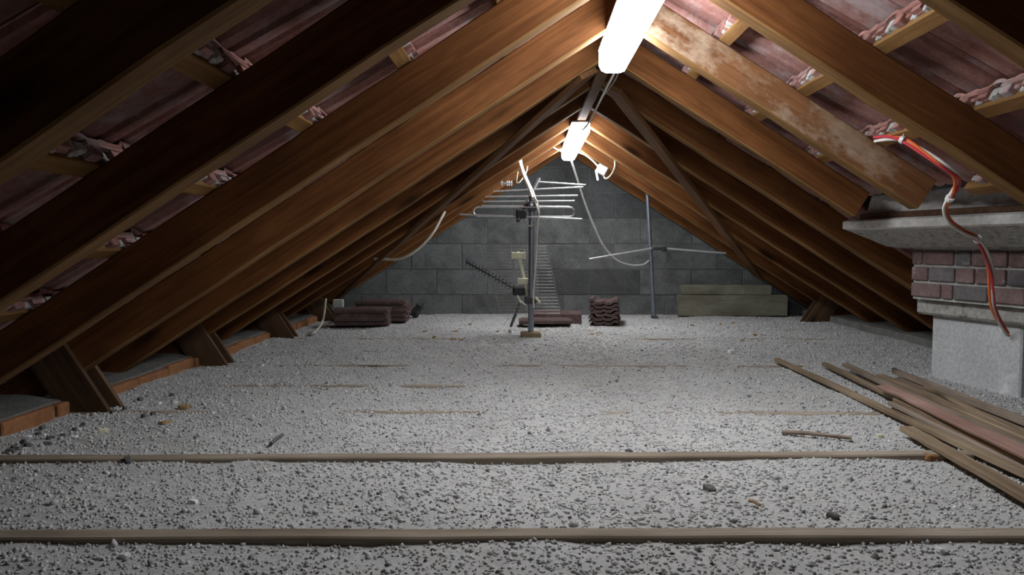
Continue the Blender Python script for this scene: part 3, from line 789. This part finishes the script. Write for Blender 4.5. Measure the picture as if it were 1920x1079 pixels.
# pale beams
def pale(x0, x1, z0, z1, y, label, rz):
    me = beam_mesh('pale_beam', -(x1 - x0) / 2, (x1 - x0) / 2, 0.11, z1 - z0, 'pale_beam', seg=10, bev=0.006, warp=0.003, seed=int(z0 * 100))
    o = link('pale_beam', me, None, Matrix.Translation(((x0 + x1) / 2, y, z0)) @ Matrix.Rotation(rz, 4, 'Z'))
    tag(o, label, 'beam', 'pale beams stacked at the gable')
pale(1.46, 2.49, 0.0, 0.20, 7.44, 'thick pale yellowish beam lying on the floor along the gable', 0.005)
pale(1.49, 2.34, 0.201, 0.295, 7.46, 'thinner pale yellowish beam on top of the thick one at the gable', -0.004)
# black crumpled scrap by the left tiles
bm = bmesh.new(); bmesh.ops.create_icosphere(bm, subdivisions=2, radius=1)
r = random.Random(9)
for v in bm.verts: k = r.uniform(0.7, 1.25); v.co = Vector((v.co.x * 0.05 * k + (0.035 if v.co.z > 0.2 else 0), v.co.y * 0.03 * k, v.co.z * 0.085 * k))
me = bpy.data.meshes.new('black_scrap'); bm.to_mesh(me); bm.free(); me.materials.append(MATS['black_plastic'])
o = link('black_scrap', me); o.location = (-1.02, 7.1, 0.075); tag(o, 'crumpled black scrap standing between the left tile stacks and the gable', 'scrap')

# ------------------------------------------------------------------ pile of laths beside the chimney
def lath(p0, p1, wd, th, mat, label, lift0=0.0, lift1=0.0, roll=0.0, ext=0.0):
    a = G(*p0, lift0); b = G(*p1, lift1)
    X_ = (b - a).normalized(); b = b + X_ * ext
    Z_ = (Vector((0, 0, 1)) - X_ * X_.z).normalized(); Y_ = Z_.cross(X_)
    Rr = Matrix.Rotation(roll, 3, X_); Z_ = Rr @ Z_; Y_ = Rr @ Y_
    me = beam_mesh('wooden_lath', 0, (b - a).length, wd, th, mat, seg=14, bev=0.002, warp=0.0012, seed=hash(label) % 999 if False else int(p0[0] + p0[1]))
    o = link('wooden_lath', me, None, frame(X_, Y_, Z_, a)); tag(o, label, 'lath', 'laths piled beside the chimney')
lath((1700, 716), (1925, 812), 0.13, 0.016, 'lath_grey', 'broad grey board at the bottom of the pile against the chimney base', 0.012, 0.02, ext=0.5)
lath((1676, 701), (1925, 800), 0.022, 0.028, 'lath_grey', 'grey lath of the pile lying nearest the chimney base', 0.03, 0.045, ext=0.5)
lath((1545, 686), (1925, 868), 0.026, 0.02, 'lath_tan', 'tan lath whose tip ends second beyond the pile', 0.018, 0.026, ext=0.4)
lath((1456, 678), (1925, 897), 0.03, 0.02, 'lath_tan', 'longest tan lath reaching farthest out of the pile towards the gable', 0.010, 0.014, ext=0.4)
lath((1585, 688), (1925, 848), 0.03, 0.02, 'lath_grey', 'grey-brown lath with dark edge lying over the broad board', 0.034, 0.052, ext=0.4)
lath((1655, 727), (1925, 856), 0.048, 0.012, 'lath_red', 'pinkish board on top of the lath pile', 0.058, 0.066, roll=0.2, ext=0.3)
lath((1678, 756), (1925, 873), 0.020, 0.02, 'lath_tan', 'narrow yellowish lath tucked under the pinkish board', 0.028, 0.034, ext=0.3)
lath((1668, 760), (1925, 887), 0.018, 0.016, 'lath_grey', 'narrow grey lath between the longest lath and the pinkish board', 0.016, 0.020, ext=0.3)
lath((1650, 708), (1925, 828), 0.036, 0.016, 'lath_tan', 'tan lath lying between the pinkish board and the broad grey one', 0.042, 0.052, ext=0.3)
lath((1738, 729), (1925, 822), 0.026, 0.014, 'lath_tan', 'thin tan lath on the broad grey board beside the chimney-side lath', 0.034, 0.040, ext=0.3)
lath((1700, 809), (1925, 938), 0.05, 0.018, 'lath_tan', 'separate light brown lath lying on the end of the tie beam', 0.020, 0.020, ext=0.3)

# ------------------------------------------------------------------ small litter on the insulation
def stick(p0, p1, r, mat, label):
    a, b = G(*p0, 0.012), G(*p1, 0.012); d = (b - a)
    o = MB().tube([a, a + d * 0.4 + Vector((0, 0, 0.004)), b], r, 6, r2=r * 0.8).build('wood_stick', mat); tag(o, label, 'stick')
stick((1466, 811), (1597, 822), 0.009, 'lath_grey', 'loose grey stick lying alone on the insulation before the lath pile')
stick((508, 833), (530, 815), 0.007, 'chip_dark', 'short dark twig lying behind the farther bare tie beam')
stick((1405, 940), (1425, 948), 0.005, 'chip_brown', 'tiny brown splinter lying between the two bare tie beams')
def chip(px, py, sx, sy, sz, mat, label, nm='litter_chip'):
    p = G(px, py, 0.008); r = random.Random(int(px))
    bm = bmesh.new(); bmesh.ops.create_cube(bm, size=1); bmesh.ops.bevel(bm, geom=bm.edges[:], offset=0.18, segments=1, affect='EDGES')
    for v in bm.verts: v.co = Vector((v.co.x * sx * r.uniform(.8, 1.2), v.co.y * sy * r.uniform(.8, 1.2), v.co.z * sz * r.uniform(.8, 1.2)))
    me = bpy.data.meshes.new(nm); bm.to_mesh(me); bm.free(); me.materials.append(MATS[mat])
    o = link(nm, me); o.location = (p.x, p.y, max(fz(p.x, p.y), -0.004) + sz * 0.35); o.rotation_euler = (r.uniform(-.3, .3), r.uniform(-.3, .3), r.uniform(0, 3)); tag(o, label, 'chip', 'litter on the insulation')
chip(1372, 660, 0.05, 0.03, 0.02, 'paper_white', 'white scrap on the insulation right of the tile stack')
chip(1745, 857, 0.045, 0.03, 0.022, 'orange_brick', 'orange brick fragment beside the end of the tie beam')
chip(1765, 1030, 0.022, 0.02, 0.012, 'paper_white', 'white chip on the insulation in front of the nearest bare tie beam')
chip(362, 942, 0.024, 0.018, 0.012, 'paper_white', 'white chip between the two bare tie beams on the open side')
chip(192, 808, 0.034, 0.02, 0.016, 'yellow_plastic', 'pale yellowish chip before the nearest strut planks')
chip(310, 792, 0.045, 0.022, 0.014, 'chip_brown', 'brown flake on the insulation past the nearest strut planks')
chip(490, 685, 0.026, 0.02, 0.016, 'paper_white', 'white bit near the second pair of strut planks')
chip(1330, 916, 0.035, 0.024, 0.012, 'chip_dark', 'dark clod between the two bare tie beams on the chimney side')
chip(1562, 966, 0.03, 0.02, 0.018, 'chip_dark', 'dark clod just behind the nearest bare tie beam')
chip(240, 868, 0.035, 0.02, 0.024, 'chip_dark', 'dark clod lying on the farther bare tie beam')
chip(345, 762, 0.045, 0.03, 0.02, 'chip_brown', 'yellow-brown flake on the insulation beyond the nearest strut planks')
for j in range(26):
    px_ = random.uniform(15, 330); py_ = 812 - 0.34 * px_ + random.uniform(14, 62)
    if j % 3: chip(px_, py_, random.uniform(.014, .03), random.uniform(.012, .022), random.uniform(.012, .02), 'chip_dark', 'dark clod among the litter along the orange eave bricks')
    else: chip(px_, py_, random.uniform(.012, .024), random.uniform(.01, .016), .01, 'paper_white', 'white crumb among the litter along the orange eave bricks')
for j in range(14):
    chip(random.uniform(760, 1420), random.uniform(602, 640), random.uniform(.02, .05), random.uniform(.02, .03), .012, 'chip_brown', 'brown flake among the dust on the floor before the gable')
chip(232, 1040, 0.022, 0.018, 0.012, 'paper_white', 'white bit in front of the nearest bare tie beam on the open side')
chip(1650, 815, 0.03, 0.02, 0.014, 'yellow_plastic', 'pale yellowish chip beside the lath pile')
